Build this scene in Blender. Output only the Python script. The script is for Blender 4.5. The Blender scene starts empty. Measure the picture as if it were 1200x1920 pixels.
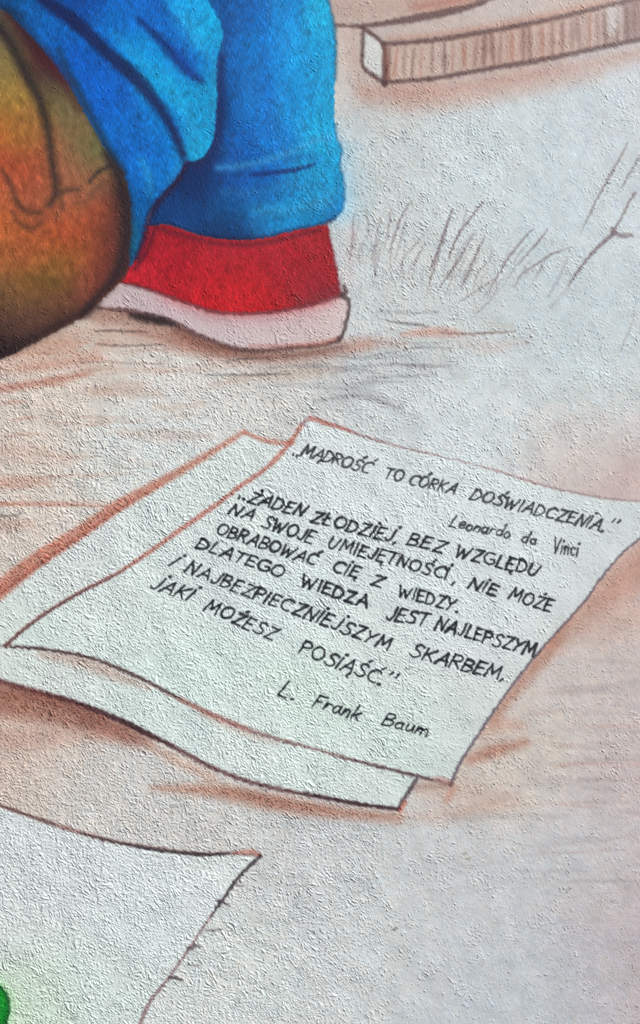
import bpy, math
import numpy as np
from mathutils import Vector

S = bpy.context.scene
# ------------------------------------------------------------------ camera
CAM = Vector((-0.21, -0.90, 0.90))
AIM = Vector((0.0, 0.0, 1.0))
LENS = 34.5
cd = bpy.data.cameras.new("camera")
cam = bpy.data.objects.new("camera", cd)
S.collection.objects.link(cam)
cam.location = CAM
quat = (AIM - CAM).to_track_quat('-Z', 'Y')
cam.rotation_euler = quat.to_euler()
cd.sensor_fit = 'VERTICAL'; cd.sensor_height = 36.0; cd.lens = LENS
cd.clip_start = 0.01; cd.clip_end = 200
cd.dof.use_dof = True
cd.dof.focus_distance = 0.955
cd.dof.aperture_fstop = 8.0
S.camera = cam
# ------------------------------------------------------------------ daylight
to_sun = Vector((0.66, -0.36, 0.66)).normalized()      # upper right, raking over the wall
elev = math.asin(to_sun.z); azim = math.atan2(to_sun.x, to_sun.y)
w = bpy.data.worlds.new("World"); S.world = w; w.use_nodes = True
nt = w.node_tree; bg = nt.nodes['Background']
sky = nt.nodes.new('ShaderNodeTexSky'); sky.sky_type = 'NISHITA'; sky.sun_disc = False
sky.sun_elevation = elev; sky.sun_rotation = azim
sky.air_density = 1.0; sky.dust_density = 3.0; sky.ozone_density = 1.0
nt.links.new(sky.outputs[0], bg.inputs[0]); bg.inputs[1].default_value = 0.07
sd = bpy.data.lights.new("sun", 'SUN'); sd.energy = 4.6; sd.angle = math.radians(11); sd.color = (1.0, 0.955, 0.90)
sun = bpy.data.objects.new("sun", sd); S.collection.objects.link(sun)
sun.rotation_euler = to_sun.to_track_quat('Z', 'Y').to_euler()
sun.location = (1.5, -1.5, 3)
S.view_settings.view_transform = 'Standard'; S.view_settings.look = 'None'
S.view_settings.exposure = 0.42; S.view_settings.gamma = 1.0
GAIN = (1.0, .985, .985)     # how much light the flat wall sends back per unit of colour (calibrated)

rng = np.random.default_rng(7)
# ------------------------------------------------------------------ surface lattice
STEP = 1.42
def axis(n, far):
    core = np.arange(-12, n + 12 + STEP, STEP)
    ext = []; s = STEP; x = 0.0
    while x < far:
        s *= 1.035; x += s; ext.append(x)
    ext = np.array(ext)
    return np.concatenate([(core[0] - ext)[::-1], core, core[-1] + ext])
us = axis(1200, 300); vs = axis(1920, 260)
NU, NV = len(us), len(vs)
U, V = np.meshgrid(us, vs)            # drawing coordinates, origin top left, about half a millimetre per unit

def tile(seed, lam, bw=0.35, aniso=1.0, ang=0.0, n=2048, pink=False):
    r = np.random.default_rng(seed).standard_normal((n, n)).astype(np.float32)
    f = np.fft.rfft2(r)
    ky = np.fft.fftfreq(n)[:, None]; kx = np.fft.rfftfreq(n)[None, :]
    c, s = math.cos(ang), math.sin(ang)
    a = (c * kx + s * ky) * aniso; b = (-s * kx + c * ky)
    k = np.sqrt(a * a + b * b) * lam
    m = np.exp(-k * k * .5) if pink else np.exp(-((k - 1) / bw) ** 2)
    t = np.fft.irfft2(f * m, s=(n, n)).astype(np.float32)
    t -= t.mean()
    return t / t.std()
def samp(t, u, v):
    n = t.shape[0]
    u = np.mod(u, n); v = np.mod(v, n)
    i = np.floor(u).astype(np.int32); j = np.floor(v).astype(np.int32)
    fu = (u - i).astype(np.float32); fv = (v - j).astype(np.float32)
    i %= n; j %= n
    i1 = (i + 1) % n; j1 = (j + 1) % n
    return (t[j, i] * (1 - fu) + t[j, i1] * fu) * (1 - fv) + (t[j1, i] * (1 - fu) + t[j1, i1] * fu) * fv
def sst(a, b, x):
    t = np.clip((x - a) / (b - a), 0, 1); return t * t * (3 - 2 * t)

def field(anchors, sigma):
    """smooth interpolation of scattered samples (x, y, value...)"""
    A = np.array(anchors, float)
    gu = np.linspace(us[0], us[-1], 130); gv = np.linspace(vs[0], vs[-1], 190)
    GU, GV = np.meshgrid(gu, gv)
    num = np.zeros((A.shape[1] - 2,) + GU.shape); den = np.zeros(GU.shape)
    for a in A:
        d2 = (GU - a[0]) ** 2 + (GV - a[1]) ** 2
        ww = np.exp(-d2 / (2 * sigma * sigma)) + 1e-3 / (1 + d2 / (sigma * sigma)) ** 2
        den += ww
        for k in range(A.shape[1] - 2): num[k] += ww * a[2 + k]
    num /= den
    iu = np.interp(us, gu, np.arange(len(gu))); iv = np.interp(vs, gv, np.arange(len(gv)))
    i0 = np.minimum(iu.astype(int), len(gu) - 2); j0 = np.minimum(iv.astype(int), len(gv) - 2)
    fu = (iu - i0)[None, :]; fv = (iv - j0)[:, None]
    out = []
    for g in num:
        a = g[j0][:, i0] * (1 - fu) + g[j0][:, i0 + 1] * fu
        b = g[j0 + 1][:, i0] * (1 - fu) + g[j0 + 1][:, i0 + 1] * fu
        out.append((a * (1 - fv) + b * fv).astype(np.float32))
    return out

# ------------------------------------------------------------------ relief of the plaster
amp = field([(0,700,1),(300,1200,1.0),(300,1800,.95),(80,1500,1),(600,1700,.8),(850,1700,.42),(1100,1700,.22),(1100,1300,.36),
    (900,1000,.85),(1000,750,.55),(800,300,.72),(1100,300,.34),(1100,500,.4),(500,200,.17),(200,200,.12),(200,480,.14),(560,370,.62),(420,330,.2),
    (600,290,.5),(450,500,.16),(500,610,.7),(750,500,.75),(60,560,.2),(700,60,.3),(1000,60,.24),(1180,1000,.3),(1180,1850,.2),(900,1880,.3),
    (650,1300,1),(750,850,.8),(250,620,.55),(400,780,1),(330,1000,1.05),(600,1000,1.0),(800,1150,.8),(900,1450,.5),(650,220,.5),(100,1350,.75),(360,230,.3)], 75)[0]
warpA = tile(21, 46, pink=True); warpB = tile(22, 46, pink=True)
wa = samp(warpA, U, V); wb = samp(warpB, U + 700, V + 300)
tA = tile(1, 9.8, .40, 0.66, math.radians(-54))          # ripples running down to the right
tB = tile(2, 6.3, .45, 0.7, math.radians(-66))
tC = tile(3, 18., .5, 0.8, math.radians(-50))
tS = tile(4, 17., .5, 0.24, 0.0)           # vertical dragged streaks
tF = tile(5, 3.4, .5)
tP = tile(6, 60, pink=True)
pat_ = np.clip(samp(tP, U * .6 + 400, V * .6), -1.5, 1.5)
def relief(u, v):
    a = samp(tA, u + 5 * wa, v + 5 * wb); b = samp(tB, u - 3 * wb, v + 3 * wa)
    return (0.72 + .16 * pat_) * a + (0.45 - .16 * pat_) * b
n0 = relief(U, V)
k = 2.1                                                 # lean the crests: the lower left faces get steep
n1 = relief(U + k * 0.74 * n0, V - k * 0.66 * n0)
patch = samp(tP, U * .9, V * .9)
dens = np.clip(amp + .13 * patch, .05, 1.1)
thr = 1.38 - 1.80 * dens                                # sparse crumbs where the density is low
hh = np.log1p(np.exp((n1 - thr) * 4.0)) / 4.0
cap = .85 + .35 * dens
hh = np.where(hh > cap, cap + .3 * (hh - cap), hh)
tex = hh * (1.12 - .18 * dens) - .55 * sst(1.5, 2.4, -n1) * (1.1 - .5 * dens) + .05 * samp(tC, U, V) * dens
streak = samp(tS, U, V)
smooth = np.clip(1.15 - amp * 1.25, 0, 1)
tex = tex + .085 * streak * smooth + .035 * samp(tF, U, V)
H = tex * 0.00042 * (1 - .2 * smooth) + samp(tP, U * .5, V * .5) * .00012 + samp(tP, U * 1.6 + 50, V * 1.6) * .000012                                       # metres
top = sst(-.3, 1.1, n1)                                 # crests catch the pigment

# ------------------------------------------------------------------ paint layer
img = np.zeros((NV, NU, 3), np.float32)
reg = np.zeros((NV, NU), np.int16)                      # which painted piece each bit of surface belongs to
WU = U + .6 * samp(tC, U, V) + .5 * samp(tF, U, V) + .25 * samp(tA, U, V)
WV = V + .6 * samp(tC, U + 500, V) + .5 * samp(tF, U + 99, V) + .25 * samp(tA, U + 300, V)
INKU = U + .35 * samp(tC, U, V) + .35 * samp(tF, U, V); INKV = V + .35 * samp(tC, U + 500, V) + .35 * samp(tF, U + 99, V)

def pts_(s, x0=0, y0=0, k=1.0):
    return [(x0 + float(a) * k, y0 + float(b) * k) for a, b in (q.split(',') for q in s.split())]
def curve(P, seg=9.0):
    P = np.array(P, float)
    if len(P) < 3: return P, np.linspace(0, 1, len(P))
    out = []; tt = []
    E = np.vstack([2 * P[0] - P[1], P, 2 * P[-1] - P[-2]])
    n = len(P)
    for i in range(n - 1):
        p0, p1, p2, p3 = E[i], E[i + 1], E[i + 2], E[i + 3]
        m = max(1, int(np.linalg.norm(p2 - p1) / seg))
        for q in range(m):
            t = q / m
            out.append(.5 * ((2 * p1) + (-p0 + p2) * t + (2 * p0 - 5 * p1 + 4 * p2 - p3) * t * t + (-p0 + 3 * p1 - 3 * p2 + p3) * t ** 3))
            tt.append((i + t) / (n - 1))
    out.append(P[-1]); tt.append(1.0)
    return np.array(out), np.array(tt)
def win(x0, y0, x1, y1):
    return (slice(max(0, np.searchsorted(vs, y0)), min(NV, np.searchsorted(vs, y1) + 1)),
            slice(max(0, np.searchsorted(us, x0)), min(NU, np.searchsorted(us, x1) + 1)))
def sdist(P, T, wid, pad, wu, wv):
    """signed distance (minus local half width) to a polyline; returns window and array"""
    mw = np.max(wid)
    W = win(P[:, 0].min() - mw - pad, P[:, 1].min() - mw - pad, P[:, 0].max() + mw + pad, P[:, 1].max() + mw + pad)
    D = np.full(wu[W].shape, 1e9, np.float32)
    if D.size == 0: return W, D
    o0, o1 = W[0].start, W[1].start
    wid = np.atleast_1d(np.asarray(wid, float))
    ws = np.interp(T, np.linspace(0, 1, len(wid)), wid) if len(wid) > 1 else np.full(len(T), wid[0])
    for i in range(len(P) - 1):
        a, b = P[i], P[i + 1]
        m = max(ws[i], ws[i + 1]) + pad
        w2 = win(min(a[0], b[0]) - m, min(a[1], b[1]) - m, max(a[0], b[0]) + m, max(a[1], b[1]) + m)
        if w2[0].stop <= w2[0].start or w2[1].stop <= w2[1].start: continue
        x = wu[w2]; y = wv[w2]
        d = b - a; L = d @ d + 1e-9
        t = np.clip(((x - a[0]) * d[0] + (y - a[1]) * d[1]) / L, 0, 1)
        q = np.hypot(x - a[0] - t * d[0], y - a[1] - t * d[1]) - (ws[i] + t * (ws[i + 1] - ws[i]))
        sub = (slice(w2[0].start - o0, w2[0].stop - o0), slice(w2[1].start - o1, w2[1].stop - o1))
        D[sub] = np.minimum(D[sub], q)
    return W, D
def blend(W, al, col):
    al = np.clip(al, 0, 1)[..., None]
    c = col if isinstance(col, np.ndarray) and col.ndim == 3 else np.array(col, np.float32) / 255.0
    if isinstance(col, np.ndarray) and col.ndim == 3: c = col[W]
    img[W] = img[W] * (1 - al) + c * al
LS = 1.0; LW = 1.0
def line(P, wid, col, alpha=1., soft=2.5, grain=.35, id_=None, smooth_=True, wu=None, wv=None, thr_=.38, col2=None, fade=None):
    """a drawn line: half width(s) wid, feathered by soft, broken by the grain of the plaster"""
    wu = WU if wu is None else wu; wv = WV if wv is None else wv
    P_, T = curve(P) if smooth_ else (np.array(P, float), np.linspace(0, 1, len(P)))
    wid = np.atleast_1d(np.asarray(wid, float)) * LW
    W, D = sdist(P_, T, wid, soft * LS * 2 + 4, wu, wv)
    if D.size == 0: return
    soft = soft * LS; a = sst(soft, -soft, D)
    g = 1 - grain * (1 - top[W]) * (.6 + .8 * sst(-1, 1, samp(tF, U[W], V[W])))
    al = a * alpha * g
    if fade is not None or col2 is not None:
        # parameter along the line (projection on the chord)
        p0, p1 = P_[0], P_[-1]; d = p1 - p0
        t = np.clip(((U[W] - p0[0]) * d[0] + (V[W] - p0[1]) * d[1]) / (d @ d + 1e-9), 0, 1)
        if fade is not None: al = al * np.interp(t, np.linspace(0, 1, len(fade)), fade)
    if col2 is not None:
        c = np.array(col, np.float32) / 255; c2 = np.array(col2, np.float32) / 255
        cc = c * (1 - t[..., None]) + c2 * t[..., None]
        A = np.clip(al, 0, 1)[..., None]; img[W] = img[W] * (1 - A) + cc * A
    else: blend(W, al, col)
    if id_ is not None:
        m = a * min(1, alpha * 1.6) > thr_
        r = reg[W]; r[m] = id_; reg[W] = r
def poly(P, smooth_=False, pad=40, wu=None, wv=None, seg=12):
    """signed distance to a closed outline, negative inside"""
    wu = WU if wu is None else wu; wv = WV if wv is None else wv
    P = np.array(P, float)
    if smooth_: P, _ = curve(list(P) + [tuple(P[0])], seg); P = P[:-1]
    W = win(P[:, 0].min() - pad, P[:, 1].min() - pad, P[:, 0].max() + pad, P[:, 1].max() + pad)
    x = wu[W]; y = wv[W]
    D = np.full(x.shape, 1e9, np.float32); ins = np.zeros(x.shape, bool)
    n = len(P)
    for i in range(n):
        a, b = P[i], P[(i + 1) % n]; d = b - a; L = d @ d + 1e-9
        t = np.clip(((x - a[0]) * d[0] + (y - a[1]) * d[1]) / L, 0, 1)
        D = np.minimum(D, np.hypot(x - a[0] - t * d[0], y - a[1] - t * d[1]))
        if a[1] != b[1]:
            c = ((a[1] > y) != (b[1] > y)) & (x < (b[0] - a[0]) * (y - a[1]) / (b[1] - a[1]) + a[0])
            ins ^= c
    return W, np.where(ins, -D, D)
def colfield(anchors, sigma):
    f = field([(a[0], a[1], a[2] / 255, a[3] / 255, a[4] / 255) for a in anchors], sigma)
    return np.stack(f, -1)
def setreg(W, m, i):
    r = reg[W]; r[m] = i; reg[W] = r

# registry of painted pieces: id -> (name, parent id or 0, label)
PIECES = {}
CATS = {}
def piece(name, parent=0, label=None, cat=None, group=None):
    i = len(PIECES) + 1; PIECES[i] = (name, parent, label); CATS[i] = (cat, group); return i

# ---- bare ground tone of the mural
bgc = colfield([(700,250,187,197,202),(900,250,190,203,211),(1100,300,188,203,213),(1100,600,187,201,210),(800,600,190,199,204),
 (900,800,196,208,215),(1150,750,191,205,211),(1185,880,192,178,180),(1090,880,196,192,192),(700,750,191,200,206),(500,730,196,199,200),
 (300,690,203,200,198),(300,780,197,206,211),(100,725,203,198,195),(150,655,200,186,178),(60,785,200,192,187),(200,850,197,208,211),
 (30,850,198,192,188),(60,910,197,190,185),(110,950,198,194,191),(260,910,197,206,208),(20,1000,195,190,186),(1150,1100,194,174,170),
 (1180,1300,190,184,187),(1000,1420,195,190,187),(1100,1600,190,195,202),(1190,1700,184,178,184),(900,1700,191,197,204),(700,1800,193,201,206),
 (600,1600,191,198,203),(300,1500,192,194,196),(100,1440,195,197,198),(250,1440,194,197,198),(400,1540,193,197,199),(50,1395,190,168,158),(1195,1850,181,172,180),(1110,1850,183,191,200),
 (900,1880,186,195,204),(400,1850,196,205,208),(1100,1250,194,190,190),(1190,1500,188,180,184),(700,100,190,182,180),(900,10,190,172,166),(1190,250,186,198,208)], 70)
img[:] = bgc * (np.array([1.048, 1.034, 1.020]) + .010 * sst(1000, 1500, U)[..., None] * np.array([1.5, .2, -.4]))
img *= (1 + .010 * samp(tP, U * 1.4, V * 1.4) + .007 * samp(tC, U, V) + .012 * streak * smooth)[..., None]
img[..., 0] *= 1 + .006 * samp(warpA, U * 1.7, V * 1.7); img[..., 2] *= 1 - .005 * samp(warpA, U * 1.7, V * 1.7)
ALL = (slice(0, NV), slice(0, NU))

def smear(P, wid, col, alpha, soft, fade=None):       # airbrushed or wiped tone
    line(P, wid, tuple(c * .985 for c in col), alpha * .92, soft * 1.25, grain=.34, fade=fade)

BR = (172, 112, 92)
# warm tones wiped over the ground
smear([(-60,660),(60,650),(150,640),(260,625)], [26,24,18,8], (186,136,114), .85, 20)
smear([(-40,700),(60,690),(180,668)], [10,9,3], (186,136,116), .55, 10)
smear([(-40,735),(50,722),(120,710),(172,698)], [8,7,6,2], (168,94,76), .8, 7)
smear([(40,690),(120,682),(190,672)], [5,8,4], (190,130,110), .5, 9)
smear([(150,586),(190,600),(240,606)], [5,9,4], (150,104,90), .6, 9)
smear([(-40,842),(60,850),(130,862)], [20,14,6], (194,150,134), .45, 16)
smear([(-40,905),(30,903),(90,906)], [10,10,4], (186,128,110), .6, 9)
smear([(-40,944),(60,945),(120,946),(220,951)], [4,3.4,3,1.5], (176,106,90), .75, 3.5)
smear([(-30,968),(20,967),(38,964)], [2,2,1.5], (70,62,66), .8, 2)
smear([(-30,985),(20,985),(60,982)], [12,12,5], (186,140,122), .5, 12)
smear([(80,775),(120,778),(170,784)], [3,3,2], (165,135,125), .4, 5)
smear([(230,812),(300,818),(390,818)], [8,9,4], (196,176,168), .7, 9)
smear([(215,875),(300,872)], [6,4], (196,176,168), .5, 8)
smear([(180,735),(240,728),(300,738)], [9,11,6], (197,168,154), .6, 11)
smear([(290,762),(330,765),(380,756)], [5,6,4], (196,168,150), .55, 6)
smear([(150,690),(280,694),(400,690),(470,684)], [6,6,5,3], (196,160,146), .5, 8)
smear([(640,690),(560,700),(480,705),(400,722)], [8,12,10,5], (178,146,132), .6, 10)
smear([(600,735),(700,700),(800,690)], [14,16,10], (178,180,184), .5, 18)
smear([(590,780),(680,740),(740,765)], [6,8,5], (165,164,168), .35, 12)
# brown sheet-side shadows
smear([(-60,1312),(60,1325),(150,1350),(240,1378),(280,1392)], [26,27,22,18,7], (148,92,76), .95, 15)
smear([(-60,1296),(60,1306),(150,1334),(240,1366)], [8,9,9,5], (124,70,58), .6, 9)
smear([(-60,1385),(60,1385),(160,1382),(240,1372)], [18,18,11,6], (188,150,136), .65, 13)
smear([(160,1352),(220,1372),(262,1388)], [12,16,8], (140,86,76), .55, 10)
smear([(280,1400),(330,1425),(400,1460)], [5,9,8], (186,136,114), .7, 9)
smear([(285,1478),(350,1480),(420,1486),(520,1506),(620,1522),(745,1534)], [2,8,14,15,13,8], (166,104,82), .9, 11)
smear([(420,1478),(520,1502),(620,1518)], [4,8,4], (140,84,66), .5, 9)
smear([(745,1530),(830,1530),(900,1515),(970,1500)], [10,12,12,6], (196,158,142), .6, 16)
smear([(780,1485),(850,1480),(930,1500)], [12,26,16], (198,172,160), .75, 24)
smear([(780,1478),(800,1474),(835,1476)], [5,6,4], (150,112,100), .6, 6)
smear([(850,1480),(838,1500)], [5,4], (196,120,98), .7, 8)
smear([(880,1425),(925,1408),(985,1392)], [8,13,6], (168,104,84), .85, 11)
smear([(905,1375),(940,1360),(975,1362)], [10,14,8], (192,140,120), .6, 12)
smear([(1215,1045),(1150,1105),(1085,1160),(1045,1205)], [26,28,20,12], (184,132,114), .75, 22)
smear([(1060,1160),(1030,1215),(990,1265),(950,1315),(925,1350)], [10,14,11,9,8], (170,108,88), .85, 12)
smear([(1060,1180),(1120,1180),(1190,1150)], [16,22,18], (196,164,152), .6, 24)
smear([(1180,880),(1160,910),(1130,915)], [26,18,10], (190,160,158), .5, 26)
smear([(500,1548),(600,1545),(720,1552)], [5,8,5], (178,182,188), .5, 12)
for s_, wd, a_ in (("1020,1302 1100,1296 1160,1300",4,.35),("990,1338 1060,1330 1110,1334",4,.3),("1000,1425 1080,1428 1150,1424",4,.3),
                   ("960,1475 1050,1470 1150,1478",4,.32),("840,1538 950,1530 1060,1532",5,.35),("1000,1372 1080,1368 1140,1376",4,.22),
                   ("1040,1655 1100,1650 1180,1660",8,.2)):
    smear(pts_(s_), [wd*.4, wd, wd*.4], (150,148,154), a_, 6)

LS = 1.5; LW = 1.3
rh = np.random.default_rng(3)
for q_ in range(46):
    x_ = rh.uniform(860, 1180); y_ = rh.uniform(1230, 1570) if rh.random() < .75 else rh.uniform(1570, 1700); L_ = rh.uniform(40, 150); d_ = rh.uniform(-6, 4)
    if x_ < 1240 - (y_ - 1000) * .55 and y_ < 1480: x_ += 130
    line([(x_, y_), (x_ + L_ * .5, y_ + d_), (x_ + L_, y_ + d_ * 1.6)], [.8, rh.uniform(1.5, 3), .8], (150,140,146) if rh.random() < .7 else (180,136,124), rh.uniform(.15, .42), 3.5, .4)
for q_ in range(46):
    x_ = rh.uniform(-40, 330); y_ = rh.uniform(640, 1000); L_ = rh.uniform(40, 130); d_ = rh.uniform(-6, 5)
    line([(x_, y_), (x_ + L_ * .5, y_ + d_), (x_ + L_, y_ + d_)], [.8, rh.uniform(1.4, 3.8), .8], (164,106,86), rh.uniform(.25, .6) * (1 - x_ / 500), 3, .45)
# ---- closed book lying at the top right
BOOK = piece('painted_book', 0, 'brown outlined closed book with hatched page edge, drawn at the upper right', 'book')
smear([(640,18),(720,14),(820,6),(920,-20)], [20,20,18,14], (178,140,128), .7, 18)
smear([(780,12),(840,4),(900,-12)], [6,8,8], (170,98,84), .7, 8)
smear([(660,70),(668,120),(675,165)], [8,10,8], (190,152,138), .6, 12)
smear([(690,175),(760,172),(830,170),(950,150),(1080,125),(1230,92)], [10,22,18,14,12,10], (180,118,100), .8, 17, )
smear([(760,190),(880,182),(1000,162),(1120,140)], [6,10,8,5], (196,160,148), .6, 16)
bt = pts_("719,82 760,80 837,72 958,51 1055,31 1152,7 1240,-14"); bb = pts_("721,155 760,152 813,147 910,130 1007,114 1103,94 1240,66")
W, D = poly(bt + bb[::-1], pad=10)
pc = colfield([(740,120,190,166,156),(830,110,194,174,166),(930,95,184,152,142),(1040,75,188,160,150),(1110,50,190,170,164),(1180,45,158,134,134)], 45)
blend(W, sst(2.5, -2.5, D), pc); PAGES = piece('page_edge', BOOK)
setreg(W, D < 0, PAGES)
r2 = np.random.default_rng(5); x = 728.
while x < 1235:
    f = (x - 719) / 521.; yt = np.interp(x, [p[0] for p in bt], [p[1] for p in bt]) + 6; yb = np.interp(x, [p[0] for p in bb], [p[1] for p in bb]) - 4
    o = r2.uniform(-5, 5); dk = r2.uniform(.35, .9); wd = r2.uniform(2, 4.6)
    line([(x + o, yt + r2.uniform(0, 10)), (x + o * .3, (yt + yb) / 2), (x - o * .4, yb - r2.uniform(0, 8))], [wd * .6, wd, wd * .6], (112,78,74) if r2.random() < .7 else (160,98,82), dk, 3)
    x2 = x + r2.uniform(5, 8)
    line([(x2, yt + 4), (x2 - 1, yb - 8)], [2.4, 2.0], (206,190,184), r2.uniform(.2, .8), 3)
    x += r2.uniform(12, 24)
line([(1150,22),(1148,52)], [10,8], (206,208,208), .85, 5)
line([(1172,0),(1180,40),(1178,70)], [5,5,5], (118,92,94), .6, 6); line([(1195,0),(1200,60)], [6,6], (130,96,92), .5, 6)
W, D = poly(pts_("680,56 719,85 721,155 680,123"), pad=10)
blend(W, sst(2, -2, D), (206,208,208)); END = piece('end_face', BOOK); setreg(W, D < 0, END)
W, D = poly(pts_("684,50 765,38 837,24 892,10 935,-8 1240,-60 1240,-14 1152,5 1055,29 958,49 837,70 719,80"), pad=10)
blend(W, .75 * sst(3, -3, D), colfield([(720,65,190,176,172),(850,50,194,180,176),(950,25,196,190,190),(1100,0,192,178,172)], 60)); setreg(W, D < 0, BOOK)
smear([(730,74),(837,64),(958,43),(1055,23),(1150,0)], [3,4,5,4,3], (182,120,102), .75, 6)
BC = (78,52,54)
BL = piece('outline', BOOK)
for P_, wd, al_ in ((pts_("620,47 650,48 678,49 720,44 765,37 837,23 892,9 935,-8 1000,-22"), [2.4,2.6,3,3.5,5.5,5.5,4,3,3], .85), (bt, [3,3.2,3.6,3.6,3.2,3,3], .85), (bb, [3,3,3.2,3.2,3.6,3.4,3], .9),
                (pts_("680,52 702,68 719,84 721,120 721,157"), [3,3,3,4,4], .95), (pts_("681,54 680,90 680,124 700,142 721,156"), [2.6,2.6,2.6,3.2,3.2], .9)):
    line(P_, wd, BC, al_, 2.6, .2, BL)
smear([(722,92),(724,120),(726,148)], [3,4,3], (150,82,68), .6, 4)

LS = 1.2; LW = 1.15
# ---- dry grass and twig
gcol = (112,96,100)
TUFTS = [piece('painted_grass_tuft', 0, 'sparse upright brown grass blades just right of the red shoe', 'grass tuft', 'sketched grass'),
         piece('painted_grass_tuft', 0, 'leaning brown grass blades, densest tuft, in the middle of the bare wall', 'grass tuft', 'sketched grass'),
         piece('painted_grass_tuft', 0, 'low spreading grass blades between the dense tuft and the forked twig', 'grass tuft', 'sketched grass'),
         piece('painted_grass_tuft', 0, 'few long thin grass stems crossing above the forked twig', 'grass tuft', 'sketched grass')]
Gz = lambda s_: pts_(s_, 640, 240, .4667)
for s_, wd, al_ in (("50,350 45,440 35,530",2.0,.75),("95,310 108,380 105,450",2.0,.4),("70,370 60,440 50,480",1.6,.35),("155,360 140,450 120,530",1.9,.45),("200,320 185,430 170,490",1.9,.45),
    ("275,300 240,360 215,430 190,500",2.1,.6),("265,340 240,440 215,530",1.8,.35),("330,430 270,500 225,570",2.2,.3),("445,330 420,400 395,480 355,570",2.6,.8),
    ("395,500 375,560 355,620",2.0,.5),("330,560 322,610",1.8,.4),("570,300 520,360 465,440 430,520",2.2,.7),("505,320 490,380 440,500 410,580",1.8,.35),("530,425 490,500 430,590 395,640",2.4,.55),
    ("575,440 545,500 505,590 480,640",2.2,.65),("500,480 450,560 400,600",1.8,.35),("770,405 720,460 665,530 620,610",2.1,.65),("830,405 780,470 710,550",1.9,.65),
    ("920,480 840,510 780,550 710,600",1.9,.6),("620,600 550,650 470,700",2.2,.4),("625,610 615,670 540,750",2.0,.35),("910,520 880,590 830,680",2.2,.3)):
    P_ = Gz(s_); mx_ = P_[-1][0]; g = piece('grass_blade', TUFTS[0 if mx_ < 765 else 1 if mx_ < 872 else 2])
    line(P_, [wd * .6, wd, wd, wd * .5], gcol, min(1, al_ * 1.2), 1.7, .4, g, thr_=.3)
tw = piece('twig', 0, 'thin brown forked twig drawn near the right edge', 'twig')
line(Gz("1180,260 1150,310 1120,370 1095,410"), [2.2,1.9,1.9,2.6], (112,92,98), .8, 1.8, .3, tw)
line(Gz("1165,430 1130,435 1095,425 1085,405"), [3.4,3.6,3.4,2.8], (112,92,98), .75, 2.4, .25, tw)
line(Gz("1100,420 1040,470 985,530 940,590 915,630"), [4,3.2,2.4,2.2,1.6], (112,92,98), .85, 2.0, .3, tw)
line(Gz("910,640 880,680 840,720"), [2.4,3,2], (128,112,116), .3, 4, .3)
for s_, wd, al_ in (("1150,60 1120,120 1080,190 1030,280 975,395",2.0,.75),("1200,110 1160,180 1125,240",2.1,.6),("975,395 960,430",1.8,.4),("1175,770 1140,850 1120,900",2.4,.28),("1185,690 1170,760",2.2,.28)):
    g = piece('grass_blade', TUFTS[3]); line(Gz(s_), [wd * .6, wd, wd, wd * .6], gcol, al_, 1.7, .35, g, thr_=.3)
rg = np.random.default_rng(9)
for q_ in range(34):
    x_ = rg.uniform(655, 1010); k_ = (x_ - 655) / 355; h_ = rg.uniform(35, 95) * (1 - .35 * k_); ln = (.05 + .55 * k_) + rg.uniform(-.1, .2)
    y_ = rg.uniform(470, 545) + 20 * math.sin(k_ * 3); bx = rg.uniform(-5, 5)
    P_ = [(x_, y_), (x_ + ln * h_ * .45 + bx, y_ - h_ * .55), (x_ + ln * h_, y_ - h_)]
    g = piece('grass_blade', TUFTS[0 if x_ < 765 else 1 if x_ < 872 else 2])
    line(P_, [.7, rg.uniform(1.1, 1.9), .6], gcol, rg.uniform(.25, .6), 1.6, .5, g, thr_=.3)
# ---- loose ground strokes round the shoe
LS = 1.3; LW = 1.35
gs = lambda P_, wd, col, al_, sf=1.8: line(P_, [wd * .5, wd, wd * .4], col, al_, sf, .3, piece('ground_stroke'), thr_=.3)
gs(Gz("180,775 250,785 310,790 355,800"), 2.1, (100,92,98), .8)
gs(Gz("150,735 260,742 390,738"), 3.6, (135,138,144), .5, 3)
smear(Gz("240,830 330,822 420,820 480,828"), [2,6,7,3], (196,130,112), .75, 5)
gs(Gz("400,822 480,828 560,825 690,818"), 2.2, (126,104,100), .85)
smear(Gz("620,800 680,798"), [5,5], (176,170,160), .5, 8)
gs(Gz("250,890 310,882 450,884"), 1.9, (110,110,116), .6)
gs(Gz("100,920 160,908 230,900"), 2.2, (120,118,122), .55)
gs(Gz("200,945 330,958 440,955"), 2.4, (118,112,118), .6)
smear(Gz("480,860 600,880 740,860"), [6,8,5], (192,176,170), .6, 10)
smear(Gz("10,870 120,860 250,868"), [8,9,4], (190,150,138), .7, 8)
smear([(640,660),(760,668),(850,690)], [8,8,5], (172,176,182), .45, 9)
for s_, a_ in (("560,690 600,688 650,690",.5),("650,722 700,716 760,716",.4),("480,725 540,722 600,720",.35),("500,690 560,686 620,682",.45),("600,665 680,672 760,668",.4),("640,690 720,684 800,684",.4),("690,708 760,705 820,703",.45),("560,725 640,728 700,724",.35),("700,640 780,645 850,640",.35),("590,752 660,742 720,755 752,768",.5),("620,700 660,694 700,698",.35)):
    gs(pts_(s_), 2.2, (112,112,120), a_, 2.4)
smear([(600,752),(680,738),(750,764)], [4,6,5], (140,140,146), .4, 7)

LS = 1.0; LW = 1.0
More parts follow.
